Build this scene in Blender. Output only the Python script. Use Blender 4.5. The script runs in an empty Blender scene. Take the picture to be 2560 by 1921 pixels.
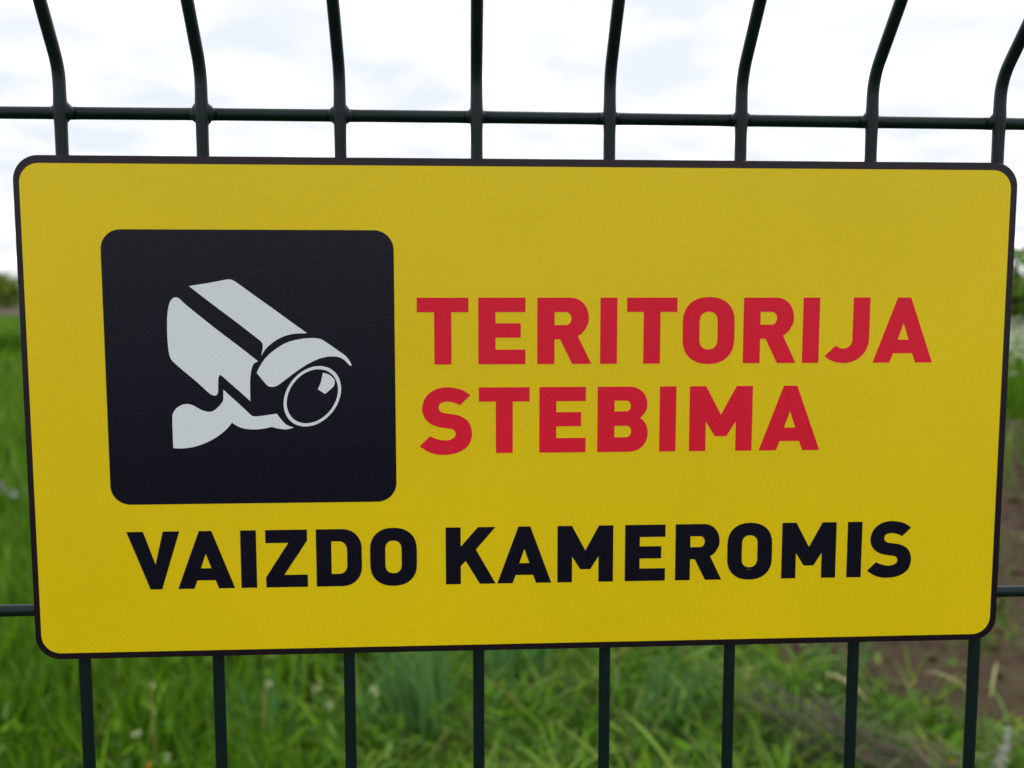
import bpy, math, random
import numpy as np
from mathutils import Vector, Matrix
from mathutils.geometry import tessellate_polygon

S = bpy.context.scene
COL = S.collection
rng = np.random.default_rng(7)
random.seed(7)
SZ = 1.354                      # height of the sign's centre above the ground (m)

# ------------------------------------------------------------------ camera
cam_d = bpy.data.cameras.new('camera')
cam = bpy.data.objects.new('camera', cam_d)
COL.objects.link(cam)
R_ = Vector((0.998422, -0.05615, -0.00024)); U_ = Vector((0.005479, 0.093174, 0.995635)); F_ = Vector((0.055883, 0.994065, -0.093335))
CAM = Vector((-0.028351, -0.374529, SZ + 0.04583))
m = Matrix.Identity(4)
for i in range(3):
    m[i][0] = R_[i]; m[i][1] = U_[i]; m[i][2] = -F_[i]; m[i][3] = CAM[i]
cam.matrix_world = m
cam_d.sensor_width = 36; cam_d.lens = 32.635
cam_d.clip_start = 0.02; cam_d.clip_end = 6000
cam_d.dof.use_dof = True
cam_d.dof.focus_distance = 0.376
cam_d.dof.aperture_fstop = 32.635 / 3.3
S.camera = cam

# ------------------------------------------------------------------ sky, sun, exposure
SUN_EL, SUN_AZ = math.radians(48), math.radians(20)      # high behind the fence, veiled by cloud
world = bpy.data.worlds.new('World'); S.world = world; world.use_nodes = True
nt = world.node_tree; nt.nodes.clear()
N = nt.nodes.new; LK = nt.links.new
def math_node(op, a, b=None, tree=None):
    t = tree or nt
    n = t.nodes.new('ShaderNodeMath'); n.operation = op
    for k, v in enumerate((a, b)):
        if v is None: continue
        if isinstance(v, (int, float)): n.inputs[k].default_value = v
        else: t.links.new(v, n.inputs[k])
    return n.outputs[0]
out = N('ShaderNodeOutputWorld'); bg = N('ShaderNodeBackground'); LK(bg.outputs[0], out.inputs[0])
bg.inputs[1].default_value = 0.1
sky = N('ShaderNodeTexSky'); sky.sky_type = 'NISHITA'; sky.sun_disc = False
sky.sun_elevation = SUN_EL; sky.sun_rotation = SUN_AZ; sky.air_density = 1.0; sky.dust_density = 2.0
tc = N('ShaderNodeTexCoord'); sep = N('ShaderNodeSeparateXYZ'); LK(tc.outputs['Generated'], sep.inputs[0])
zz = math_node('ADD', math_node('ABSOLUTE', sep.outputs[2]), 0.16)     # a flat cloud deck seen from below
cmb = N('ShaderNodeCombineXYZ')
LK(math_node('DIVIDE', sep.outputs[0], zz), cmb.inputs[0]); LK(math_node('DIVIDE', sep.outputs[1], zz), cmb.inputs[1])
n1 = N('ShaderNodeTexNoise'); n1.inputs['Scale'].default_value = 3.1; n1.inputs['Detail'].default_value = 5; n1.inputs['Roughness'].default_value = 0.52; n1.inputs['Distortion'].default_value = 0.35
LK(cmb.outputs[0], n1.inputs['Vector'])
ramp = N('ShaderNodeValToRGB'); LK(n1.outputs[0], ramp.inputs[0])
e = ramp.color_ramp.elements
e[0].position = 0.36; e[0].color = (8.8, 9.25, 10.1, 1)
e[1].position = 0.70; e[1].color = (19.0, 18.8, 18.5, 1)
el = ramp.color_ramp.elements.new(0.51); el.color = (10.3, 10.6, 11.0, 1)
mx = N('ShaderNodeMix'); mx.data_type = 'RGBA'; mx.inputs['Factor'].default_value = 0.93
LK(sky.outputs[0], mx.inputs['A']); LK(ramp.outputs[0], mx.inputs['B']); LK(mx.outputs['Result'], bg.inputs[0])

sun_d = bpy.data.lights.new('sun', 'SUN'); sun = bpy.data.objects.new('sun', sun_d); COL.objects.link(sun)
sun_d.energy = 0.6; sun_d.angle = math.radians(25); sun_d.color = (1, 0.96, 0.9)
sdir = Vector((math.sin(SUN_AZ) * math.cos(SUN_EL), math.cos(SUN_AZ) * math.cos(SUN_EL), math.sin(SUN_EL)))
sun.rotation_euler = sdir.to_track_quat('Z', 'Y').to_euler(); sun.location = (0, 6, 12)
vs = S.view_settings
vs.view_transform = 'Standard'; vs.look = 'None'; vs.exposure = 0; vs.gamma = 1; vs.use_curve_mapping = False
S.render.engine = 'CYCLES'
S.cycles.use_denoising = True
S.cycles.max_bounces = 6; S.cycles.transparent_max_bounces = 4

# ------------------------------------------------------------------ helpers
def tag(o, label=None, cat=None, group=None, kind=None):
    if label: o['label'] = label
    if cat: o['category'] = cat
    if group: o['group'] = group
    if kind: o['kind'] = kind
    return o
def empty(name, loc=(0, 0, 0), **k):
    o = bpy.data.objects.new(name, None); o.empty_display_size = 0.05; o.location = loc; COL.objects.link(o); return tag(o, **k)
def mesh(name, v, f, mat=None, parent=None, smooth=False, loc=(0, 0, 0)):
    me = bpy.data.meshes.new(name); me.from_pydata([tuple(p) for p in v], [], [tuple(q) for q in f]); me.update()
    if smooth: me.polygons.foreach_set('use_smooth', [True] * len(me.polygons))
    return link(name, me, mat, parent, loc)
def link(name, me, mat=None, parent=None, loc=(0, 0, 0)):
    if mat and not me.materials: me.materials.append(mat)
    o = bpy.data.objects.new(name, me); COL.objects.link(o); o.location = loc
    if parent: o.parent = parent
    return o
def np_mesh(name, v, quads, attr=None, mat=None, smooth=True):
    """many quads at once; attr = per-vertex RGB"""
    me = bpy.data.meshes.new(name)
    v = np.asarray(v, np.float32); quads = np.asarray(quads, np.int32)
    me.vertices.add(len(v)); me.vertices.foreach_set('co', v.ravel())
    k = quads.shape[1]
    me.loops.add(quads.size); me.loops.foreach_set('vertex_index', quads.ravel())
    me.polygons.add(len(quads)); me.polygons.foreach_set('loop_start', np.arange(0, quads.size, k, dtype=np.int32))
    if smooth: me.polygons.foreach_set('use_smooth', np.ones(len(quads), bool))
    if attr is not None:
        a = me.attributes.new('tint', 'FLOAT_COLOR', 'POINT')
        c = np.ones((len(v), 4), np.float32); c[:, :3] = attr; a.data.foreach_set('color', c.ravel())
    me.update(calc_edges=True)
    if mat: me.materials.append(mat)
    return me
def sweep(pts, radii, n=10):
    """round tube along pts; returns verts, faces"""
    pts = [Vector(p) for p in pts]; v = []; f = []
    ref = None
    for i, p in enumerate(pts):
        t = (pts[min(i + 1, len(pts) - 1)] - pts[max(i - 1, 0)]).normalized()
        if ref is None: ref = t.orthogonal().normalized()
        ref = (ref - t * ref.dot(t)).normalized(); b = t.cross(ref)
        r = radii[i] if hasattr(radii, '__len__') else radii
        for k in range(n):
            a = 2 * math.pi * k / n; v.append(p + (ref * math.cos(a) + b * math.sin(a)) * r)
    for i in range(len(pts) - 1):
        for k in range(n):
            f.append((i * n + k, i * n + (k + 1) % n, (i + 1) * n + (k + 1) % n, (i + 1) * n + k))
    f.append(tuple(range(n - 1, -1, -1))); f.append(tuple(range((len(pts) - 1) * n, len(pts) * n)))
    return v, f

# ------------------------------------------------------------------ materials
def mat(name, col, rough=0.5, spec=0.5, noise=None, bump=None, var=0.0, specks=None):
    """principled with fine procedural colour grain (noise=scale, var=amount) and relief (bump=(scale, strength, distance))"""
    M = bpy.data.materials.new(name); M.use_nodes = True
    t = M.node_tree; p = t.nodes['Principled BSDF']
    p.inputs['Roughness'].default_value = rough; p.inputs['Specular IOR Level'].default_value = spec
    co = t.nodes.new('ShaderNodeTexCoord')
    if noise:
        n = t.nodes.new('ShaderNodeTexNoise'); n.inputs['Scale'].default_value = noise; n.inputs['Detail'].default_value = 3
        t.links.new(co.outputs['Object'], n.inputs['Vector'])
        mr = t.nodes.new('ShaderNodeMapRange'); mr.inputs['From Min'].default_value = 0.25; mr.inputs['From Max'].default_value = 0.75
        mr.inputs['To Min'].default_value = 1 - var; mr.inputs['To Max'].default_value = 1 + var
        t.links.new(n.outputs[0], mr.inputs['Value'])
        h = t.nodes.new('ShaderNodeMix'); h.data_type = 'RGBA'; h.blend_type = 'MULTIPLY'; h.inputs['Factor'].default_value = 1
        h.inputs['A'].default_value = (*col, 1); t.links.new(mr.outputs[0], h.inputs['B'])
        last = h.outputs['Result']
        if specks:
            big = t.nodes.new('ShaderNodeTexNoise'); big.inputs['Scale'].default_value = 9; big.inputs['Detail'].default_value = 4
            t.links.new(co.outputs['Object'], big.inputs['Vector'])
            mb = t.nodes.new('ShaderNodeMapRange'); mb.inputs['From Min'].default_value = 0.3; mb.inputs['From Max'].default_value = 0.7
            mb.inputs['To Min'].default_value = 0.955; mb.inputs['To Max'].default_value = 1.035; t.links.new(big.outputs[0], mb.inputs['Value'])
            h2 = t.nodes.new('ShaderNodeMix'); h2.data_type = 'RGBA'; h2.blend_type = 'MULTIPLY'; h2.inputs['Factor'].default_value = 1
            t.links.new(last, h2.inputs['A']); t.links.new(mb.outputs[0], h2.inputs['B'])
            vo = t.nodes.new('ShaderNodeTexVoronoi'); vo.inputs['Scale'].default_value = 60; t.links.new(co.outputs['Object'], vo.inputs['Vector'])
            sp = t.nodes.new('ShaderNodeSeparateColor'); t.links.new(vo.outputs['Color'], sp.inputs[0])
            few = math_node('GREATER_THAN', sp.outputs[0], 0.90, t)
            dot = math_node('LESS_THAN', vo.outputs['Distance'], math_node('MULTIPLY', sp.outputs[1], 0.026, t), t)
            h3 = t.nodes.new('ShaderNodeMix'); h3.data_type = 'RGBA'; t.links.new(math_node('MULTIPLY', math_node('MULTIPLY', few, dot, t), 0.55, t), h3.inputs['Factor'])
            t.links.new(h2.outputs['Result'], h3.inputs['A']); h3.inputs['B'].default_value = (*specks, 1); last = h3.outputs['Result']
        t.links.new(last, p.inputs['Base Color'])
    else:
        p.inputs['Base Color'].default_value = (*col, 1)
    if bump:
        n = t.nodes.new('ShaderNodeTexNoise'); n.inputs['Scale'].default_value = bump[0]; n.inputs['Detail'].default_value = 2
        t.links.new(co.outputs['Object'], n.inputs['Vector'])
        b = t.nodes.new('ShaderNodeBump'); b.inputs['Strength'].default_value = bump[1]; b.inputs['Distance'].default_value = bump[2]
        t.links.new(n.outputs[0], b.inputs['Height']); t.links.new(b.outputs[0], p.inputs['Normal'])
    return M
def leaf_mat(name, trans=0.35, rough=0.5, spec=0.3):
    """thin leaf: colour of each blade from its own tint, some light passing through"""
    M = bpy.data.materials.new(name); M.use_nodes = True; t = M.node_tree; p = t.nodes['Principled BSDF']
    a = t.nodes.new('ShaderNodeAttribute'); a.attribute_name = 'tint'
    t.links.new(a.outputs['Color'], p.inputs['Base Color']); p.inputs['Roughness'].default_value = rough; p.inputs['Specular IOR Level'].default_value = spec
    tr = t.nodes.new('ShaderNodeBsdfTranslucent'); ms = t.nodes.new('ShaderNodeMixShader'); ms.inputs[0].default_value = trans
    hs = t.nodes.new('ShaderNodeHueSaturation'); hs.inputs['Value'].default_value = 1.25; hs.inputs['Hue'].default_value = 0.485
    t.links.new(a.outputs['Color'], hs.inputs['Color']); t.links.new(hs.outputs[0], tr.inputs['Color'])
    t.links.new(p.outputs[0], ms.inputs[1]); t.links.new(tr.outputs[0], ms.inputs[2]); t.links.new(ms.outputs[0], t.nodes['Material Output'].inputs['Surface'])
    return M
PEEL = (2400, 0.30, 0.0003)
M_yellow = mat('yellow_print', (0.97, 0.675, 0.003), 0.32, 0.3, 1500, PEEL, 0.07, (0.16, 0.11, 0.02))
M_black = mat('black_print', (0.004, 0.0015, 0.013), 0.30, 0.26, 1500, PEEL, 0.15, (0.12, 0.12, 0.12))
M_red = mat('red_print', (0.90, 0.009, 0.040), 0.40, 0.25, 1500, PEEL, 0.05, (0.75, 0.25, 0.2))
M_white = mat('white_print', (0.91, 0.92, 0.97), 0.40, 0.3, 1500, PEEL, 0.04)
M_plate = mat('black_plate', (0.012, 0.003, 0.011), 0.30, 0.34, 1500, PEEL, 0.15)
M_wire = mat('green_coated_wire', (0.002, 0.011, 0.013), 0.44, 0.32, 260, (420, 0.2, 0.0004), 0.25)
M_leaf = leaf_mat('grass_blade', 0.4, 0.6, 0.12)
M_bushleaf = leaf_mat('bush_leaf', 0.3, 0.6)
M_petal = mat('white_petal', (0.48, 0.54, 0.27), 0.7, 0.2, 300, None, 0.1)
M_yellowflower = mat('yellow_petal', (0.75, 0.42, 0.03), 0.7, 0.2, 300, None, 0.1)
M_seed = mat('grey_seed_down', (0.42, 0.43, 0.38), 0.9, 0.1, 300, None, 0.2)
M_stem = mat('green_stem', (0.10, 0.17, 0.04), 0.6, 0.3, 200, None, 0.2)
M_straw = mat('pale_straw', (0.42, 0.36, 0.17), 0.7, 0.2, 200, None, 0.2)
M_bark = mat('bark', (0.09, 0.07, 0.05), 0.9, 0.1, 12, (30, 0.6, 0.05), 0.3)

def ground_mat(name, c1, c2, c3, s1, s2, bump):
    M = bpy.data.materials.new(name); M.use_nodes = True; t = M.node_tree; p = t.nodes['Principled BSDF']
    p.inputs['Roughness'].default_value = 0.95; p.inputs['Specular IOR Level'].default_value = 0.1
    co = t.nodes.new('ShaderNodeTexCoord')
    a = t.nodes.new('ShaderNodeTexNoise'); a.inputs['Scale'].default_value = s1; a.inputs['Detail'].default_value = 6
    b = t.nodes.new('ShaderNodeTexNoise'); b.inputs['Scale'].default_value = s2; b.inputs['Detail'].default_value = 4
    for n in (a, b): t.links.new(co.outputs['Object'], n.inputs['Vector'])
    r = t.nodes.new('ShaderNodeValToRGB'); r.color_ramp.elements[0].position = 0.35; r.color_ramp.elements[1].position = 0.65
    r.color_ramp.elements[0].color = (*c1, 1); r.color_ramp.elements[1].color = (*c2, 1); t.links.new(a.outputs[0], r.inputs[0])
    r2 = t.nodes.new('ShaderNodeMapRange'); r2.inputs['From Min'].default_value = 0.5; r2.inputs['From Max'].default_value = 0.68; t.links.new(b.outputs[0], r2.inputs['Value'])
    mx = t.nodes.new('ShaderNodeMix'); mx.data_type = 'RGBA'; t.links.new(r2.outputs[0], mx.inputs['Factor']); t.links.new(r.outputs[0], mx.inputs['A']); mx.inputs['B'].default_value = (*c3, 1)
    t.links.new(mx.outputs['Result'], p.inputs['Base Color'])
    bp = t.nodes.new('ShaderNodeBump'); bp.inputs['Strength'].default_value = 0.7; bp.inputs['Distance'].default_value = bump
    t.links.new(b.outputs[0], bp.inputs['Height']); t.links.new(bp.outputs[0], p.inputs['Normal'])
    return M
M_meadow = ground_mat('meadow_ground', (0.035, 0.075, 0.010), (0.06, 0.115, 0.016), (0.05, 0.07, 0.02), 0.35, 9, 0.03)
M_soil = ground_mat('bare_soil', (0.056, 0.036, 0.023), (0.105, 0.071, 0.046), (0.085, 0.074, 0.036), 3.0, 22, 0.03)
M_field = ground_mat('ploughed_soil', (0.10, 0.08, 0.055), (0.13, 0.10, 0.07), (0.10, 0.10, 0.04), 0.1, 1.2, 0.05)

# ------------------------------------------------------------------ ground
g = 3000
mesh('ground', [(-g, -g, 0), (g, -g, 0), (g, g, 0), (-g, g, 0)], [(0, 1, 2, 3)], M_meadow)['kind'] = 'structure'

EY = [-5, 0.5, 1.3, 1.95, 2.2, 2.44, 2.64, 2.86, 3.6, 5.6, 7.6, 9.5, 60]
EX = [3.4, 2.7, 2.2, 1.80, 1.65, 1.55, 1.38, 1.19, 1.0, 1.7, 3.0, 4.5, 60]
def wob(x, y, s=1.0):
    return (np.sin(x * 5.1 * s + 1.3) * np.cos(y * 4.3 * s + 0.4) + 0.6 * np.sin(x * 11.7 * s - y * 9.1 * s) + 0.4 * np.cos(y * 23 * s + x * 17 * s)) * 0.5
def soil_mask(x, y):
    """>0 on the bare soil, in metres from its edge"""
    d = np.minimum(x - np.interp(y, EY, EX), (9.7 - y) * 0.9)
    return np.minimum(d, 14 - x) + 0.07 * wob(x, y)
st = 0.035
gx, gy = np.meshgrid(np.arange(1.0, 4.6, st), np.arange(1.2, 9.9, st))
def soil_sheet(x0, x1, y0, y1, st):
    gx, gy = np.meshgrid(np.arange(x0, x1 + st / 2, st), np.arange(y0, y1 + st / 2, st))
    mk = soil_mask(gx, gy)
    bump = 0.012 * wob(gx * 2.2, gy * 2.1) + 0.014 * wob(gx * 5.3 + 2, gy * 5.7) + 0.008 * rng.standard_normal(gx.shape)
    rut = 0.02 * np.sin((gx * 0.82 + gy * -0.57) * 2 * math.pi / 0.55)
    z = 0.004 + np.clip(mk * 4, 0, 1) * np.maximum(bump + rut + 0.03, 0)
    V = np.stack([gx, gy, z], -1).reshape(-1, 3)
    ny, nx = gx.shape; idx = np.arange(ny * nx).reshape(ny, nx)
    q = np.stack([idx[:-1, :-1], idx[:-1, 1:], idx[1:, 1:], idx[1:, :-1]], -1).reshape(-1, 4)
    q = q[(mk.ravel()[q] > -0.02).all(1)]
    return V, q
V1, q1 = soil_sheet(1.0, 7.0, 1.0, 9.8, 0.04)
V2, q2 = soil_sheet(7.0, 14.0, 1.0, 9.8, 0.2)
me = np_mesh('bare_soil', np.concatenate([V1, V2]), np.concatenate([q1, q2 + len(V1)]), None, M_soil)
link('bare_soil', me)['kind'] = 'structure'
n = 2600; cxs, cys = rng.uniform(1.0, 7.5, n), rng.uniform(1.6, 9.5, n); ks = soil_mask(cxs, cys) > 0.05; cxs, cys = cxs[ks], cys[ks]; n = len(cxs)
OCT = np.array([(1, 0, 0), (0, 1, 0), (-1, 0, 0), (0, -1, 0), (0, 0, 1), (0, 0, -1)], float)
OF = np.array([(0, 1, 4), (1, 2, 4), (2, 3, 4), (3, 0, 4), (1, 0, 5), (2, 1, 5), (3, 2, 5), (0, 3, 5)])
cv = OCT[None] * rng.uniform(.5, 1.3, (n, 6, 1)) * rng.uniform(.008, .034, (n, 1, 1)) * np.array([1, 1, .7]) + np.stack([cxs, cys, rng.uniform(.025, .045, n)], -1)[:, None]
cl_o = link('soil_clods', np_mesh('soil_clods', cv.reshape(-1, 3), (OF[None] + (np.arange(n) * 6)[:, None, None]).reshape(-1, 3), None, M_soil, False))
tag(cl_o, 'brown crumbled clods scattered over the bare soil', 'soil clods', kind='stuff')
# pale ploughed strip along the far side of the meadow
mesh('ploughed_field', [(-160, 60, 0.004), (150, 60, 0.004), (260, 150, 0.004), (-260, 150, 0.004)], [(0, 1, 2, 3)], M_field)['kind'] = 'structure'

# ------------------------------------------------------------------ grass (uncountable: one object)
PAL = np.array([(0.030, 0.098, 0.003), (0.055, 0.150, 0.005), (0.090, 0.210, 0.009), (0.085, 0.200, 0.040), (0.155, 0.270, 0.060), (0.23, 0.21, 0.07)])
def pick(n, w):
    c = PAL[rng.choice(len(PAL), n, p=np.array(w) / sum(w))] * np.array([1.6, 1.48, 1.3])
    return c * rng.uniform(0.75, 1.25, (n, 1)) * rng.uniform(0.93, 1.07, (n, 3))
def blades(x, y, h, w, lean, az, curl, col, rows=4, z0=None, twist=None):
    """ribbon blades, each bending over along azimuth az; returns verts, quads, colours"""
    n = len(x); t = np.linspace(0, 1, rows)[None, :]
    ang = lean[:, None] + curl[:, None] * t                       # angle from vertical along the blade
    seg = h[:, None] / (rows - 1)
    dr = np.concatenate([np.zeros((n, 1)), np.cumsum(np.sin(ang[:, :-1]) * seg, 1)], 1)
    dz = np.concatenate([np.zeros((n, 1)), np.cumsum(np.cos(ang[:, :-1]) * seg, 1)], 1)
    wa = az if twist is None else az + twist
    wx, wy = -np.sin(wa), np.cos(wa)
    half = 0.5 * w[:, None] * np.array([0.75, 1.0, 0.8, 0.08] if rows == 4 else np.interp(np.linspace(0, 1, rows), [0, .35, .7, 1], [.75, 1, .8, .08]))[None, :]
    px = x[:, None] + dr * np.cos(az)[:, None]; py = y[:, None] + dr * np.sin(az)[:, None]
    pz = np.maximum(dz + (0 if z0 is None else z0[:, None]), 0.006)
    L = np.stack([px - wx[:, None] * half, py - wy[:, None] * half, pz], -1)
    Rr = np.stack([px + wx[:, None] * half, py + wy[:, None] * half, pz], -1)
    V = np.stack([L, Rr], 2).reshape(-1, 3)
    base = (np.arange(n) * rows * 2)[:, None]; k = np.arange(rows - 1)[None, :] * 2
    a = base + k
    Q = np.stack([a, a + 1, a + 3, a + 2], -1).reshape(-1, 4)
    C = np.repeat(col, rows * 2, axis=0)
    return V, Q, C
class Batch:
    def __init__(s): s.v, s.q, s.c, s.n = [], [], [], 0
    def add(s, V, Q, C): s.v.append(V); s.q.append(Q + s.n); s.c.append(C); s.n += len(V)
    def obj(s, name, m): return link(name, np_mesh(name, np.concatenate(s.v), np.concatenate(s.q), np.concatenate(s.c), m))
def U(n, a, b): return rng.uniform(a, b, n)
G = Batch()
def keep(x, y, inside=0.075):
    mk = soil_mask(x, y)
    tuft = ((x - 2.35) / 0.42) ** 2 + ((y - 3.2) / 0.33) ** 2 < 1 + 0.3 * wob(x, y)
    p = np.where(mk > 0.06, np.where(tuft, 0.75, inside), 1.0)
    return rng.random(len(x)) < p
def patch(x0, x1, y0, y1, dens):
    n = int((x1 - x0) * (y1 - y0) * dens)
    x, y = U(n, x0, x1), U(n, y0, y1); k = keep(x, y); return x[k], y[k]
def clumpy(x, y): return 0.5 + 0.5 * np.clip(wob(x * 0.9 + 3, y * 0.8) * 1.3, -1, 1)
# near meadow: upright and dark on the left, flattened, shorter and paler to the right
x, y = patch(-2.9, 3.2, 1.2, 5.2, 4200)
n = len(x); lay = np.clip((x + 0.75) / 0.9 + 0.35 * wob(x, y, 0.6), 0, 1); cl = clumpy(x, y)
short = 1 - 0.55 * np.clip((x + 0.5) / 0.9, 0, 1)
col = np.where((rng.random(n) < lay)[:, None], pick(n, [3, 5, 6, 2.5, 2.6, .5]), pick(n, [4, 6, 5, 1.2, .6, .2]))
G.add(*blades(x, y, U(n, .09, .25) * (0.45 + 0.9 * cl) * short, U(n, .0035, .009), U(n, 0, .25) + lay * U(n, .1, 1.1), U(n, 0, 6.283), U(n, .3, 1.4) + lay * U(n, 0, .9), col, twist=U(n, -.9, .9)))
# flattened, tangled blades lying in small wisps over the sward right of centre
cx0 = np.stack([U(330, -.5, 2.0), U(330, 1.7, 3.9), U(330, 0, 6.283)], 1)
wi = rng.integers(0, len(cx0), 3200); n = len(wi)
x = cx0[wi, 0] + rng.normal(0, .055, n); y = cx0[wi, 1] + rng.normal(0, .055, n); k = keep(x, y); x, y, wi = x[k], y[k], wi[k]; n = len(x)
wt = np.array([0.8, 1.0, 1.2])[wi % 3][:, None]
col = pick(n, [0.3, 2, 5, 4, 7, 0.6]) * wt * np.array([1.08, 1, .9])
G.add(*blades(x, y, U(n, .09, .26), U(n, .004, .011), U(n, .7, 1.4), cx0[wi, 2] + rng.normal(0, .75, n), U(n, -.1, 1.2), col, rows=5, z0=U(n, .02, .10), twist=U(n, -.9, .9)))
# dead litter matted between the blades
x, y = patch(-2.2, 2.2, 1.8, 4.0, 130); n = len(x)
G.add(*blades(x, y, U(n, .06, .16), U(n, .003, .006), U(n, 1.0, 1.5), U(n, 0, 6.283), U(n, -.2, .5), np.array((.20, .16, .09)) * rng.uniform(.6, 1.2, (n, 1)), z0=U(n, .02, .10), twist=U(n, -.5, .5)))
# clover and other small broad leaves among the blades
x, y = patch(-2.2, 2.0, 1.8, 4.2, 420); n = len(x)
G.add(*blades(x, y, U(n, .03, .07), U(n, .012, .028), U(n, .5, 1.3), U(n, 0, 6.283), U(n, 0, .8), pick(n, [4, 6, 5, 2, .8, .1]), z0=U(n, .03, .17) * np.where(x > 0.3, .6, 1), twist=U(n, -.5, .5)))
# tall upright blades on the left
x, y = patch(-2.4, -0.5, 1.9, 4.2, 170)
n = len(x); col = pick(n, [3, 6, 6, 1, .5, .2])
G.add(*blades(x, y, U(n, .20, .36), U(n, .006, .013), U(n, 0, .35), U(n, 0, 6.283), U(n, .1, .8), col, rows=5))
x, y = patch(1.0, 4.5, 1.9, 9.4, 60); k = soil_mask(x, y) > 0; x, y = x[k], y[k]; n = len(x)
G.add(*blades(x, y, U(n, .03, .09), U(n, .008, .018), U(n, .2, 1.2), U(n, 0, 6.283), U(n, 0, .9), np.where((rng.random(n) < .35)[:, None], np.array((.22, .17, .09)), pick(n, [4, 6, 5, 2, 2, .2])), z0=U(n, .01, .03)))
# broad bluish tussocks
for (tx, ty, nn, hh, ww, aw) in ((-0.13, 2.42, 60, .42, .020, 2.2), (0.16, 2.75, 55, .40, .026, 1.2), (0.62, 2.5, 40, .30, .014, 0.4), (1.25, 2.75, 30, .26, .013, 0.2), (-0.62, 2.35, 26, .32, .013, 1.8)):
    n = nn; col = PAL[3] * rng.uniform(.85, 1.35, (n, 1)) * np.array([1, 1.02, 1.25])
    G.add(*blades(tx + rng.normal(0, .05, n), ty + rng.normal(0, .05, n), U(n, .6, 1) * hh, U(n, .5, 1) * ww, U(n, .1, .6), aw + rng.normal(0, .6, n), U(n, .2, .9), col, rows=5))
# middle and far meadow
x, y = patch(-11, 12, 5.2, 15, 420); n = len(x)
G.add(*blades(x, y, U(n, .2, .42), U(n, .010, .020), U(n, 0, .5), U(n, 0, 6.283), U(n, .2, 1.1), pick(n, [5, 6, 5, 2, 1, .3]), rows=3))
x, y = patch(-3.2, 3.2, -3.5, 1.2, 700); n = len(x)
k = np.abs(y) > 0.05; x, y = x[k], y[k]; n = len(x)
G.add(*blades(x, y, U(n, .06, .16), U(n, .006, .012), U(n, 0, .6), U(n, 0, 6.283), U(n, .3, 1.2), pick(n, [5, 6, 4, 1, .5, .3]), rows=3))
x, y = patch(-34, 40, 15, 60, 22); n = len(x)
G.add(*blades(x, y, U(n, .2, .4), U(n, .05, .10), U(n, 0, .6), U(n, 0, 6.283), U(n, .2, 1), pick(n, [5, 6, 6, 2, 2, .3]), rows=3))
# darker long grass bordering the soil and along the ditch on the left
x, y = U(9000, 3.5, 14), U(9000, 9.7, 12.6); n = len(x)
G.add(*blades(x, y, U(n, .3, .6), U(n, .012, .022), U(n, 0, .3), U(n, 0, 6.283), U(n, .1, .7), pick(n, [6, 5, 1, 0.2, .1, .1]), rows=3))
x, y = U(5000, -22, -6), U(5000, 21, 25); n = len(x)
G.add(*blades(x, y, U(n, .4, .6), U(n, .03, .06), U(n, 0, .3), U(n, 0, 6.283), U(n, .1, .7), pick(n, [8, 3, 0.3, 0.1, .1, .1]) * 0.8, rows=3))
tag(G.obj('meadow_grass', M_leaf), 'long green meadow grass growing behind the wire fence', 'grass', kind='stuff')

# old dry stalks lying flattened across the grass on the right
H = Batch(); n = 190; t = rng.random(n)
hx = 0.93 + t * 0.36 + rng.normal(0, .05, n); hy = 2.42 - t * 0.52 + rng.normal(0, .06, n)
dc = np.array([(0.11, 0.095, 0.065), (0.15, 0.13, 0.10), (0.075, 0.06, 0.05), (0.24, 0.21, 0.12)])[rng.choice(4, n, p=[.4, .25, .25, .1])] * rng.uniform(.8, 1.2, (n, 1))
H.add(*blades(hx, hy, U(n, .12, .34), U(n, .005, .011), U(n, 1.25, 1.55), -0.96 + rng.normal(0, .5, n) + np.where(rng.random(n) < .5, math.pi, 0), U(n, -.2, .25), dc, rows=4, z0=U(n, .05, .15), twist=U(n, -.8, .8)))
tag(H.obj('dry_grass', M_leaf), 'grey brown dry stalks lying flattened on the grass at lower right', 'dry grass', kind='stuff')

# white umbel flowers standing far off on the right, beyond the bare soil
Fw = Batch(); n = 5200
d = U(n, 13.5, 46); off = rng.normal(0, 1, n) * (1.2 + d * 0.06)
ux, uy = 0.533, 0.846
fx = d * ux + off * uy; fy = d * uy - off * ux; fh = U(n, .35, .85)
a = U(n, 0, 6.28); r = U(n, .03, .075)
c8 = np.arange(4) * math.pi / 2 + math.pi / 4
P = np.stack([fx[:, None] + r[:, None] * np.cos(a[:, None] + c8), fy[:, None] + r[:, None] * np.sin(a[:, None] + c8), fh[:, None] + rng.normal(0, .018, (n, 4))], -1).reshape(-1, 3)
Fw.add(P, np.arange(4 * n).reshape(-1, 4), np.repeat(np.array([(0.62, 0.66, 0.50)]) * rng.uniform(.8, 1.15, (n, 1)), 4, 0))
k = rng.random(n) < .6; m_ = int(k.sum())
Fw.add(*blades(fx[k], fy[k], fh[k], U(m_, .012, .03), U(m_, 0, .05), U(m_, 0, 6.28), U(m_, 0, .1), pick(m_, [2, 4, 4, 3, 2, .5]), rows=3))
tag(Fw.obj('white_wildflowers', M_leaf), 'pale white wildflowers in a drift beyond the bare soil on the right', 'wildflowers', kind='stuff')

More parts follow.
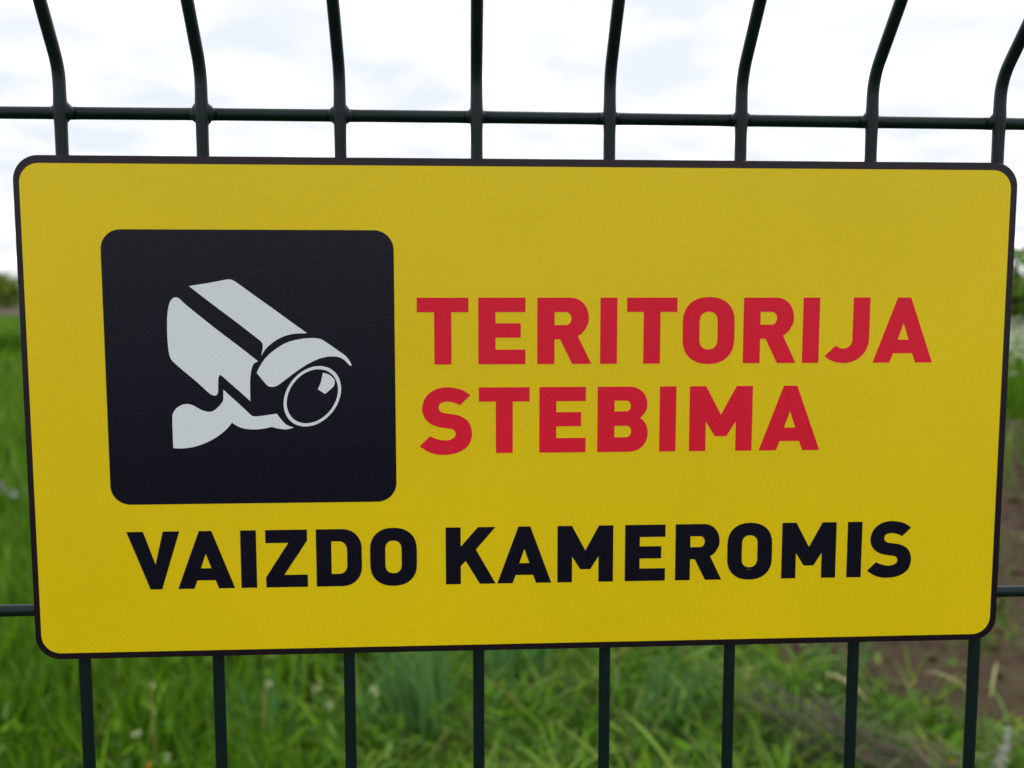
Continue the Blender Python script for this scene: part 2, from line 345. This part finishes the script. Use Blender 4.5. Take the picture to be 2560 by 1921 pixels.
# ------------------------------------------------------------------ distant bushes
def crown_mesh(seed, n=2600, w=1.0, h=1.0, shade=(0.085, 0.15, 0.018)):
    q = np.random.default_rng(seed)
    lobes = [(q.uniform(-.75, .75) * w, q.uniform(-.6, .6) * w, q.uniform(.18, .82) * h, q.uniform(.28, .5)) for _ in range(16)]
    cs = np.array(lobes); i = q.integers(0, len(cs), n)
    dirs = q.normal(0, 1, (n, 3)); dirs /= np.linalg.norm(dirs, axis=1)[:, None]
    rad = cs[i, 3] * q.uniform(.55, 1.08, n) ** 0.7
    c = cs[i, :3] + dirs * (rad[:, None] * np.array([w, w, h * 0.75])); c[:, 2] = np.maximum(c[:, 2], 0.05 * h)
    a = q.normal(0, 1, (n, 3)); a /= np.linalg.norm(a, axis=1)[:, None]
    b = np.cross(a, q.normal(0, 1, (n, 3))); b /= np.linalg.norm(b, axis=1)[:, None]
    s = q.uniform(.035, .085, (n, 1)) * (w + h) / 2
    V = np.stack([c - a * s, c - b * s * .55, c + a * s, c + b * s * .55], 1).reshape(-1, 3)
    col = np.array(shade) * q.uniform(.65, 1.35, (n, 1)) * q.uniform(.92, 1.08, (n, 3))
    col[q.random(n) < .1] = (0.10, 0.085, 0.045)
    return np_mesh('crown', V, np.arange(4 * n).reshape(-1, 4), np.repeat(col, 4, 0), M_bushleaf, smooth=False)
def bush(x, y, w, h, seed, label, group=None, shade=(0.085, 0.15, 0.018)):
    o = empty('bush', (x, y, 0), label=label, cat='bush', group=group)
    link('crown', crown_mesh(seed, 5500, w, h, shade), None, o)
    v, f = [], []
    q = random.Random(seed)
    for k in range(4):
        tv, tf = sweep([(0, 0, -.05), (q.uniform(-.2, .2) * w, q.uniform(-.2, .2) * w, .4 * h), (q.uniform(-.5, .5) * w, q.uniform(-.4, .4) * w, .8 * h)], [.045 * h, .03 * h, .01 * h], 6)
        b0 = len(v); v += tv; f += [tuple(i + b0 for i in ff) for ff in tf]
    mesh('trunk', v, f, M_bark, o)
bush(-56.9, 115, 4.6, 4.4, 3, 'rounded green bush on the far field edge left of the sign', shade=(0.19, 0.28, 0.025))
bush(18.8, 27.5, 2.7, 2.9, 5, 'leafy green bush on the horizon right of the sign', shade=(0.12, 0.23, 0.014))
for k, (bx, by, bw, bh) in enumerate(((-20, 66, 2.6, 2.4), (-11, 70, 3.0, 2.7), (-1, 68, 2.4, 2.2), (9, 60, 2.8, 2.5), (14, 46, 2.2, 2.3))):
    bush(bx, by, bw, bh, 20 + k, 'green field edge bush on the horizon behind the yellow sign', 'bushes along the field edge behind the sign')

# ------------------------------------------------------------------ small flowers and stray stalks, each a thing
def flower(x, y, h, size, label, head='white', tilt=0.2, az=0.0):
    size *= 1.0 if head == 'down' else 0.8
    o = empty('flower', (x, y, 0), label=label, cat='flower', group='small flowers in the meadow grass')
    tx, ty = tilt * h * math.cos(az), tilt * h * math.sin(az)
    v, f = sweep([(-tx, -ty, 0), (-tx * .6, -ty * .6, h * .5), (0, 0, h)], [.0022, .0018, .0014], 5)
    mesh('stem', v, f, M_stem, o)
    v, f = [], []; q = random.Random(int(x * 1000 + y * 77))
    cnt = 26 if head == 'down' else 18
    for k in range(cnt):
        d = Vector((q.gauss(0, 1), q.gauss(0, 1), q.gauss(0, 1) + (0 if head == 'down' else .5))).normalized()
        t = d.orthogonal().normalized(); t.rotate(Matrix.Rotation(q.uniform(0, 6.28), 3, d)); t *= size * q.uniform(.3, .55)
        c = Vector((0, 0, h)); L = size * q.uniform(.6, 1.1)
        b = len(v); v += [c + d * size * .05, c + d * L * .6 + t, c + d * L, c + d * L * .6 - t]; f.append((b, b + 1, b + 2, b + 3))
    mesh('flower_head', v, f, {'white': M_petal, 'down': M_seed, 'yellow': M_yellowflower}[head], o)
flower(-0.958, 2.373, .24, .016, 'pale flower head just right of the leftmost lower wire')
flower(-0.610, 2.354, .24, .020, 'pale flower head between the second and third lower wires, farthest left there')
flower(-0.461, 2.312, .24, .022, 'drooping cream flower just left of the third lower wire', az=1)
flower(-0.417, 2.253, .22, .021, 'cream flower below a drooping one beside the third lower wire', az=2)
flower(-0.287, 2.286, .24, .022, 'white flower just right of the third lower wire')
flower(-0.204, 2.591, .24, .022, 'pale greenish flower close under the sign between third and fourth wires')
flower(-0.910, 2.093, .22, .020, 'white flower low in the grass between the first and second lower wires', az=3)
flower(-0.795, 1.977, .21, .018, 'grey white flower at the bottom edge between first and second wires')
flower(-0.565, 2.635, .24, .016, 'small pale flower close under the sign left of the third wire')
flower(-0.830, 1.959, .20, .013, 'tiny orange flower at the bottom edge between first and second wires', 'yellow')
flower(1.287, 1.939, .16, .009, 'tiny yellow flower left of the rightmost lower wire', 'yellow')
flower(-2.922, 5.577, .22, .030, 'topmost of three white seed heads left of the sign', 'down')
flower(-2.804, 5.378, .22, .030, 'middle one of three white seed heads left of the sign', 'down')
flower(-2.717, 5.293, .22, .032, 'white seed head nearest the sign edge of three on the left', 'down')

wd = empty('dry_weed', (1.38, 1.93, 0), label='grey fluffy dry weed standing at the lower right corner', cat='weed')
v, f = sweep([(0, 0, 0), (.03, .01, .10), (.062, .03, .20)], [.003, .0025, .002], 6); mesh('stem', v, f, M_straw, wd)
v, f = [], []; q = random.Random(4)
for k in range(150):
    hgt = q.uniform(.02, .235); d = Vector((q.gauss(0, 1), q.gauss(0, 1), q.uniform(-.9, .5))).normalized()
    c = Vector((.31 * hgt, .15 * hgt, hgt)); L = .006 + .034 * (1 - hgt / .25) ** 0.8; s = d.orthogonal().normalized() * .0022
    b = len(v); v += [c - s, c + s, c + d * L + s * .4, c + d * L - s * .4]; f.append((b, b + 1, b + 2, b + 3))
mesh('seed_head', v, f, M_seed, wd)

def straw(p0, p1, w, label, name='straw', sag=0.02):
    a, b = Vector(p0), Vector(p1); mid = (a + b) / 2 + Vector((0, 0, sag))
    v, f = sweep([a, a * .5 + mid * .5 + Vector((0, 0, sag * .4)), mid, mid * .5 + b * .5 + Vector((0, 0, sag * .4)), b], [w * .5, w, w, w * .8, w * .25], 6)
    tag(mesh(name, v, f, M_straw), label, 'dry stalk')
straw((1.76, 2.56, .05), (1.90, 2.76, .09), .005, 'pale dry stalk lying on the bare soil beside the rightmost wire')
straw((1.16, 2.50, .17), (1.24, 2.35, .14), .006, 'pale bent stalk lying across the dry grass between the last three wires')
straw((1.62, 2.45, .12), (1.50, 2.52, .16), .005, 'short pale stalk just left of the rightmost lower wire')
v, f = [], []; q = random.Random(9)
for k in range(16):
    dx, dy, hh = q.uniform(-.035, .04), q.uniform(-.02, .02), q.uniform(.07, .19); w = q.uniform(.002, .0045); lean = q.uniform(-.25, .25)
    b = len(v); v += [(dx * .4 - w, dy, 0), (dx * .4 + w, dy, 0), (dx + lean * hh * .5 + w, dy, hh * .6), (dx + lean * hh * .5 - w, dy, hh * .6), (dx + lean * hh, dy * 1.5, hh)]
    f += [(b, b + 1, b + 2, b + 3), (b + 3, b + 2, b + 4)]
tag(mesh('dry_grass_tuft', v, f, M_straw, None, loc=(1.32, 2.13, .02)), 'upright pale dry tuft between the two rightmost lower wires', 'dry tuft')

# ------------------------------------------------------------------ wire fence
GY = 0.006; SP = 0.0540763; X0 = -0.1835985; WR = 0.00242
ZT = SZ + 0.1181166; ZB = SZ - 0.0831944; PITCH = ZT - ZB
HZ = [ZT - PITCH * k for k in range(7)]
fence = empty('wire_fence', (0, GY, 0), label='dark green welded wire fence panel with its top bent towards the viewer', cat='fence')
def near(z): return min(abs(z - h) for h in HZ)
def weld(d): return 1 + 0.10 * math.exp(-(d / 0.004) ** 2)
for i in range(-20, 28):
    ang = math.radians(min(44, max(31, 33.5 + 1.5 * i + random.uniform(-.8, .8)))); rad = 0.020; zb = SZ + 0.1345
    tl = rad * math.tan(ang / 2); pts = []
    zs = sorted(set([0.02] + [h + o for h in HZ for o in (-.012, -.006, -.003, 0, .003, .006, .012)] + [zb - tl]))
    pts = [(0, 0, z) for z in zs if z <= zb - tl]
    for k in range(1, 9):
        a = ang * k / 8; pts.append((0, -rad * (1 - math.cos(a)), zb - tl + rad * math.sin(a)))
    e0 = Vector(pts[-1]); dr = Vector((0, -math.sin(ang), math.cos(ang)))
    pts += [tuple(e0 + dr * s) for s in (.03, .06, .10, .16, .20)]
    v, f = sweep(pts, [WR * weld(near(p[2])) if p[2] < ZT + .012 else WR for p in pts], 14)
    mesh('vertical_wire', v, f, M_wire, fence, True, (X0 + i * SP + random.uniform(-.0003, .0003), 0, 0))
xa, xb = X0 - 20.4 * SP, X0 + 27.4 * SP
for z in HZ:
    xs = [xa]
    for i in range(-20, 28):
        c = X0 + i * SP; xs += [c - SP / 2] + [c + o for o in (-.008, -.005, -.0035, 0, .0035, .005, .008)]
    xs.append(xb); ph = random.uniform(0, 6)
    pts = [(x, 0, 0.0003 * math.sin(x * 9 + ph)) for x in xs]
    dist = lambda x: abs(((x - X0) / SP + 0.5) % 1 - 0.5) * SP
    v, f = sweep(pts, [WR * (1 + 0.08 * math.exp(-(dist(p[0]) / 0.0045) ** 2)) for p in pts], 14)
    mesh('horizontal_wire', v, f, M_wire, fence, True, (0, 0.0042, z))
# beads of coating that fill the corners at the welds in view
def bead():
    v, f = [], []; n = 12; m_ = 6
    for j in range(m_ + 1):
        th = math.pi * j / m_
        for k in range(n):
            ph = 2 * math.pi * k / n; c, s = math.cos(ph), math.sin(ph)
            r = .0050 * (1 + .13 * math.cos(4 * ph)) if True else 0
            v.append((r * math.sin(th) * c * .95, -.0028 * math.cos(th), r * math.sin(th) * s * .95))
    for j in range(m_):
        for k in range(n):
            f.append((j * n + k, j * n + (k + 1) % n, (j + 1) * n + (k + 1) % n, (j + 1) * n + k))
    return v, f
bv, bf = bead(); first = None
for z in HZ[:2]:
    for i in range(-3, 11):
        if first is None:
            o = mesh('weld_bead', bv, bf, M_wire, fence, True); first = o.data
        else:
            o = link('weld_bead', first, None, fence)
        o.location = (X0 + i * SP, 0.0012, z)
        o.rotation_euler = (0, random.uniform(-.15, .15), 0); s = random.uniform(.85, 1.08); o.scale = (s, 1, s * random.uniform(.9, 1.1))

# ------------------------------------------------------------------ the sign (millimetres on its face, y = 0 at the plate front)
sign = empty('warning_sign', (0, 0, SZ), label='yellow and black warning sign with red lettering fixed to the wire fence', cat='sign')
MM = 0.001
def slab(name, loops, mt, parent, y0, t):
    """flat printed layer: loops in mm (outer first, then holes); front at y0 - t, back at y0"""
    loops = [[Vector((x * MM, z * MM, 0)) for x, z in lp] for lp in loops]
    tri = tessellate_polygon(loops)
    fl = [p for lp in loops for p in lp]; n = len(fl)
    v = [(p.x, y0 - t, p.y) for p in fl] + [(p.x, y0, p.y) for p in fl]
    f = []
    for a, b, c in tri:
        cr = (fl[b] - fl[a]).cross(fl[c] - fl[a]).z
        f.append((a, b, c) if cr > 0 else (a, c, b))
    s = 0
    for k, lp in enumerate(loops):
        ar = sum(lp[i].x * lp[(i + 1) % len(lp)].y - lp[(i + 1) % len(lp)].x * lp[i].y for i in range(len(lp)))
        fwd = (ar > 0) == (k == 0)
        for i in range(len(lp)):
            a, b = s + i, s + (i + 1) % len(lp)
            f.append((a + n, b + n, b, a) if fwd else (a, b, b + n, a + n))
        s += len(lp)
    return mesh(name, v, f, mt, parent)
def rrect(x0, x1, z0, z1, r, n=10):
    p = []
    for cx_, cz, a0 in ((x1 - r, z1 - r, 0), (x0 + r, z1 - r, 90), (x0 + r, z0 + r, 180), (x1 - r, z0 + r, 270)):
        for k in range(n + 1):
            a = math.radians(a0 + 90 * k / n); p.append((cx_ + r * math.cos(a), cz + r * math.sin(a)))
    return p
# plate: 3.4 mm sheet with a softened front edge
lo = rrect(-200.5, 200.6, -100.7, 100.5, 9.8, 12)
ins = rrect(-200.3, 200.4, -100.5, 100.3, 9.6, 12); n = len(lo)
v = [(x * MM, 0, z * MM) for x, z in ins] + [(x * MM, .0003, z * MM) for x, z in lo] + [(x * MM, .0034, z * MM) for x, z in lo]
f = [tuple(range(n))] + [(a, a + n, (a + 1) % n + n, (a + 1) % n) for a in range(n)] + [(a + n, a + 2 * n, (a + 1) % n + 2 * n, (a + 1) % n + n) for a in range(n)] + [tuple(range(3 * n - 1, 2 * n - 1, -1))]
mesh('backing_plate', v, f, M_plate, sign)
face = slab('yellow_panel', [rrect(-198.0, 197.65, -98.05, 97.4, 7.6)], M_yellow, sign, 0, .00010)
T1, T2 = -.00010, -.00018
panel = slab('pictogram_panel', [rrect(-168.25, -54.4, -37.15, 72.2, 7.8)], M_black, sign, T1, .00008)

# glyphs: unit box, x 0..1 across the letter, y 0..1 from baseline to cap height
def arc(cx_, cy_, rx, ry, a0, a1, n=12, e=2.25):
    o = []
    for k in range(n + 1):
        a = math.radians(a0 + (a1 - a0) * k / n); c, s = math.cos(a), math.sin(a)
        o.append((cx_ + rx * math.copysign(abs(c) ** (2 / e), c), cy_ + ry * math.copysign(abs(s) ** (2 / e), s)))
    return o
def soft(pts, sub=6):
    """closed Catmull-Rom curve; a point with a third item is a sharp corner"""
    n = len(pts); o = []
    for i in range(n):
        p0, p1, p2, p3 = pts[i - 1], pts[i], pts[(i + 1) % n], pts[(i + 2) % n]
        if len(p1) > 2: p0 = p1
        if len(p2) > 2: p3 = p2
        for k in range(sub):
            t = k / sub
            o.append(tuple(0.5 * (2 * p1[d] + (p2[d] - p0[d]) * t + (2 * p0[d] - 5 * p1[d] + 4 * p2[d] - p3[d]) * t * t + (3 * p1[d] - p0[d] - 3 * p2[d] + p3[d]) * t ** 3) for d in (0, 1)))
    return o
S_PX = [(495, 848, 1), (440, 812), (380, 793), (310, 785), (240, 795), (180, 825), (135, 875), (115, 940), (118, 985), (140, 1035), (180, 1072), (235, 1095), (300, 1107), (345, 1113), (368, 1128), (376, 1155), (365, 1180), (335, 1197), (295, 1203), (250, 1197), (205, 1183), (175, 1168, 1), (92, 1248, 1), (150, 1287), (210, 1310), (280, 1318), (360, 1310), (430, 1283), (480, 1240), (503, 1180), (503, 1120), (480, 1060), (440, 1025), (385, 1002), (320, 993), (270, 982), (247, 960), (245, 935), (258, 912), (290, 900), (330, 899), (375, 910), (412, 928, 1)]
O_out = arc(.5, .63, .5, .38, 0, 180, 16) + arc(.5, .37, .5, .38, 180, 360, 16)
O_in = arc(.4985, .64, .174, .147, 0, 180, 12) + arc(.4985, .36, .174, .147, 180, 360, 12)
GL = {
    'T': [[(0, 1), (0, .783), (.333, .783), (.333, 0), (.667, 0), (.667, .783), (1, .783), (1, 1)]],
    'E': [[(0, 0), (1, 0), (1, .222), (.365, .222), (.365, .40), (.90, .40), (.90, .617), (.365, .617), (.365, .783), (1, .783), (1, 1), (0, 1)]],
    'I': [[(0, 0), (1, 0), (1, 1), (0, 1)]],
    'R': [[(0, 0), (.318, 0), (.318, .373), (.419, .373), (.646, 0), (1, 0)] + [(.747, .424), (.80, .447), (.868, .502), (.915, .575)] + arc(.60, .69, .348, .31, -15, 90, 12, 2.1) + [(0, 1)],
          [(.318, .589), (.53, .589)] + arc(.53, .686, .099, .097, -90, 90, 10, 2) + [(.318, .783)]],
    'O': [O_out, O_in],
    'J': [[(1, 1), (.625, 1), (.62, .345)] + arc(.42, .345, .20, .125, 0, -90, 8, 2)[1:] + [(.335, .228), (.25, .264), (0, .105), (.10, .055), (.20, .022), (.31, .003)] + arc(.42, .38, .58, .385, 270, 360, 12, 2.1)],
    'A': [[(0, 0), (.283, 0), (.339, .144), (.661, .144), (.717, 0), (1, 0), (.61, 1), (.39, 1)], [(.407, .354), (.593, .354), (.5, .607)]],
    'B': [[(0, 0), (.62, 0)] + arc(.62, .29, .38, .29, -90, 38, 12, 2.1) + [(.846, .521)] + arc(.62, .735, .367, .265, -33, 90, 12, 2.1) + [(0, 1)],
          [(.336, .622), (.575, .622)] + arc(.575, .704, .085, .082, -90, 90, 8, 2) + [(.336, .786)],
          [(.336, .226), (.58, .226)] + arc(.58, .313, .09, .087, -90, 90, 8, 2) + [(.336, .40)]],
    'M': [[(0, 0), (.262, 0), (.262, .455), (.41, .227), (.59, .227), (.738, .455), (.738, 0), (1, 0), (1, 1), (.742, 1), (.5, .56), (.258, 1), (0, 1)]],
    'V': [[(0, 1), (.312, 1), (.53, .43), (.688, 1), (1, 1), (.64, 0), (.42, 0)]],
    'Z': [[(0, 0), (1, 0), (1, .215), (.436, .215), (1, .81), (1, 1), (0, 1), (0, .773), (.545, .773), (0, .18)]],
    'D': [[(0, 0), (.58, 0)] + arc(.56, .34, .44, .34, -88, 0, 10, 2.1) + arc(.56, .66, .44, .34, 0, 88, 10, 2.1) + [(.58, 1), (0, 1)],
          [(.332, .218), (.50, .218)] + arc(.50, .37, .177, .152, -90, 0, 8, 2.1) + arc(.50, .635, .177, .152, 0, 90, 8, 2.1) + [(.332, .787)]],
    'K': [[(0, 0), (.30, 0), (.30, .32), (.40, .406), (.68, 0), (1.0, 0), (.604, .607), (1.0, 1), (.645, 1), (.30, .66), (.30, 1), (0, 1)]],
    'S': [soft([((p[0] - 92) / 413, (1307 - p[1]) / 519) + p[2:] for p in S_PX], 4)],
}
ROWS = [
    ('red_letter', M_red, 18.72, 45.58, [('T', -45.51, -24.82), ('E', -20.91, -1.84), ('R', 2.93, 25.03), ('I', 28.57, 35.49), ('T', 39.43, 60.08), ('O', 62.42, 83.86), ('R', 87.55, 109.69), ('I', 112.32, 119.27), ('J', 121.75, 140.35), ('A', 142.10, 167.41)]),
    ('red_letter', M_red, -17.6, 9.37, [('S', -44.87, -23.63), ('T', -20.79, -.11), ('E', 3.84, 22.91), ('B', 27.71, 48.57), ('I', 53.40, 60.24), ('M', 65.83, 92.11), ('A', 95.10, 120.78)]),
    ('black_letter', M_black, -72.15, -48.3, [('V', -162.74, -141.83), ('A', -142.96, -120.22), ('I', -117.65, -111.36), ('Z', -107.64, -90.87), ('D', -87.30, -68.84), ('O', -65.48, -46.42), ('K', -34.60, -14.08), ('A', -13.41, 9.0), ('M', 11.52, 34.75), ('E', 39.70, 56.63), ('R', 60.90, 80.55), ('O', 82.89, 101.9), ('M', 106.07, 129.26), ('I', 134.11, 140.35), ('S', 143.01, 161.89)]),
]
for name, mt, zb, zt, letters in ROWS:
    for ch, xl, xr in letters:
        slab(name, [[(xl + px * (xr - xl), zb + py * (zt - zb)) for px, py in lp] for lp in GL[ch]], mt, face, T1, .00008)

# pictogram of a surveillance camera, parts of the black panel
PICS = {
    'housing_top': [(-134.80, 50.13, 1), (-127.11, 51.39), (-120.62, 52.62), (-119.23, 52.79), (-117.95, 52.53), (-116.33, 51.62), (-111.67, 48.13), (-103.16, 41.87), (-94.60, 35.48), (-89.09, 31.46, 1), (-92.51, 31.38), (-95.57, 31.03), (-98.65, 30.11), (-101.30, 28.79), (-103.96, 26.81), (-105.97, 24.70), (-107.25, 22.54, 1), (-107.08, 23.95), (-106.68, 25.94), (-106.78, 27.35), (-107.50, 28.37), (-108.69, 29.39), (-116.34, 35.57), (-125.65, 42.81)],
    'housing_side': [(-139.97, 45.74), (-141.27, 45.30), (-142.40, 43.78), (-143.12, 41.38), (-143.64, 37.45), (-143.79, 33.08), (-143.77, 28.70), (-143.55, 25.18), (-143.12, 22.54), (-142.11, 20.55), (-138.55, 17.14), (-133.07, 12.33), (-128.43, 7.87), (-127.15, 6.97), (-126.07, 6.70), (-125.19, 7.05), (-124.72, 8.29), (-124.60, 10.96), (-124.43, 13.62), (-123.87, 14.86), (-122.93, 14.50), (-121.32, 12.94), (-117.07, 9.05), (-112.13, 4.38, 1), (-112.11, 8.22), (-112.00, 12.67), (-111.55, 16.22), (-110.79, 18.65), (-110.03, 19.67), (-108.61, 20.28, 1), (-116.58, 26.77), (-125.06, 33.48), (-135.57, 42.25), (-138.07, 44.65), (-138.99, 45.39)],
    'visor': [(-109.34, 15.76, 1), (-108.10, 18.20), (-105.84, 21.51), (-102.71, 24.38), (-98.72, 27.02), (-94.75, 28.56), (-90.36, 29.34), (-86.42, 29.51), (-83.80, 29.10), (-81.63, 27.85), (-77.29, 24.73), (-74.25, 22.50), (-72.74, 20.71), (-71.75, 18.79), (-72.11, 18.35), (-72.99, 19.02), (-74.72, 20.81), (-76.46, 21.75), (-78.66, 22.16), (-81.74, 21.95), (-85.27, 20.99), (-89.71, 18.78), (-93.27, 16.44), (-97.28, 13.48), (-101.29, 10.60), (-103.49, 10.04), (-105.23, 10.63), (-107.14, 12.86)],
    'lens_glint': [(-83.18, 15.64, 1), (-80.99, 14.96), (-79.25, 13.61), (-78.53, 12.27), (-78.77, 10.70), (-79.77, 9.37), (-82.46, 7.05, 1), (-85.37, 9.04, 1), (-84.13, 11.63)],
    'bracket': [(-122.65, 9.08, 1), (-119.76, 6.26), (-115.51, 2.22), (-112.31, -0.94), (-111.45, -1.61), (-109.92, -1.81), (-105.96, -1.34), (-101.78, -0.75, 1), (-100.50, -2.59), (-99.00, -4.40), (-97.49, -5.63), (-95.08, -6.41, 1), (-98.18, -7.11), (-101.26, -6.81), (-103.88, -6.07, 1), (-107.41, -6.80), (-111.37, -7.04), (-114.87, -6.65), (-117.47, -5.69), (-119.62, -4.24, 1), (-121.88, -6.91), (-125.47, -9.79), (-129.91, -12.22), (-135.21, -13.97), (-139.58, -14.47), (-142.98, -14.35, 1), (-143.03, -8.07), (-142.95, -1.83), (-142.50, -0.05), (-141.22, 1.73), (-139.01, 3.04), (-136.83, 3.39), (-134.67, 2.79), (-131.68, 1.08), (-129.10, 0.21), (-126.91, 0.51), (-124.68, 2.28), (-122.95, 4.50), (-122.67, 6.94)],
}
RING_OUT = [(-76.04, 9.14), (-76.11, 10.66), (-76.38, 12.10), (-76.84, 13.43), (-77.48, 14.65), (-78.29, 15.71), (-79.26, 16.62), (-80.37, 17.34), (-81.61, 17.87), (-82.94, 18.21), (-84.35, 18.34), (-85.81, 18.26), (-87.31, 17.97), (-88.81, 17.49), (-90.28, 16.81), (-91.71, 15.95), (-93.07, 14.92), (-94.33, 13.75), (-95.48, 12.44), (-96.49, 11.03), (-97.35, 9.54), (-98.05, 7.99), (-98.56, 6.40), (-98.89, 4.81), (-99.02, 3.25), (-98.96, 1.73), (-98.70, 0.29), (-98.25, -1.06), (-97.62, -2.27), (-96.81, -3.35), (-95.85, -4.26), (-94.74, -5.00), (-93.51, -5.54), (-92.17, -5.88), (-90.76, -6.02), (-89.28, -5.94), (-87.78, -5.66), (-86.28, -5.17), (-84.79, -4.49), (-83.35, -3.63), (-81.99, -2.60), (-80.72, -1.41), (-79.57, -0.10), (-78.55, 1.32), (-77.69, 2.83), (-77.00, 4.39), (-76.49, 5.98), (-76.17, 7.57)]
RING_IN = [(-77.29, 8.84), (-77.35, 10.19), (-77.59, 11.48), (-77.99, 12.68), (-78.57, 13.76), (-79.29, 14.72), (-80.16, 15.53), (-81.15, 16.18), (-82.25, 16.65), (-83.43, 16.95), (-84.69, 17.07), (-86.00, 17.00), (-87.33, 16.74), (-88.67, 16.31), (-89.99, 15.70), (-91.26, 14.93), (-92.47, 14.01), (-93.60, 12.96), (-94.63, 11.79), (-95.53, 10.52), (-96.30, 9.19), (-96.92, 7.79), (-97.38, 6.38), (-97.67, 4.95), (-97.79, 3.55), (-97.73, 2.19), (-97.50, 0.90), (-97.10, -0.30), (-96.53, -1.39), (-95.81, -2.35), (-94.95, -3.17), (-93.96, -3.83), (-92.86, -4.31), (-91.67, -4.62), (-90.41, -4.74), (-89.10, -4.67), (-87.76, -4.42), (-86.41, -3.98), (-85.09, -3.37), (-83.81, -2.60), (-82.59, -1.67), (-81.46, -0.61), (-80.43, 0.56), (-79.52, 1.84), (-78.76, 3.18), (-78.14, 4.58), (-77.68, 6.00), (-77.40, 7.43)]
for nm, pts in PICS.items():
    slab(nm, [soft(pts, 5)], M_white, panel, T2, .00006)
slab('lens_ring', [RING_OUT, RING_IN], M_white, panel, T2, .00006)
# a curved scuff in the yellow, inside the second O of the last word
v, f = sweep([(90.2 * MM, T1, -67.0 * MM), (91.6 * MM, T1, -68.1 * MM), (93.2 * MM, T1, -67.9 * MM), (94.6 * MM, T1, -67.2 * MM)], [.00004, .00010, .00009, .00003], 6)
mesh('scuff', v, f, M_yellow, face)
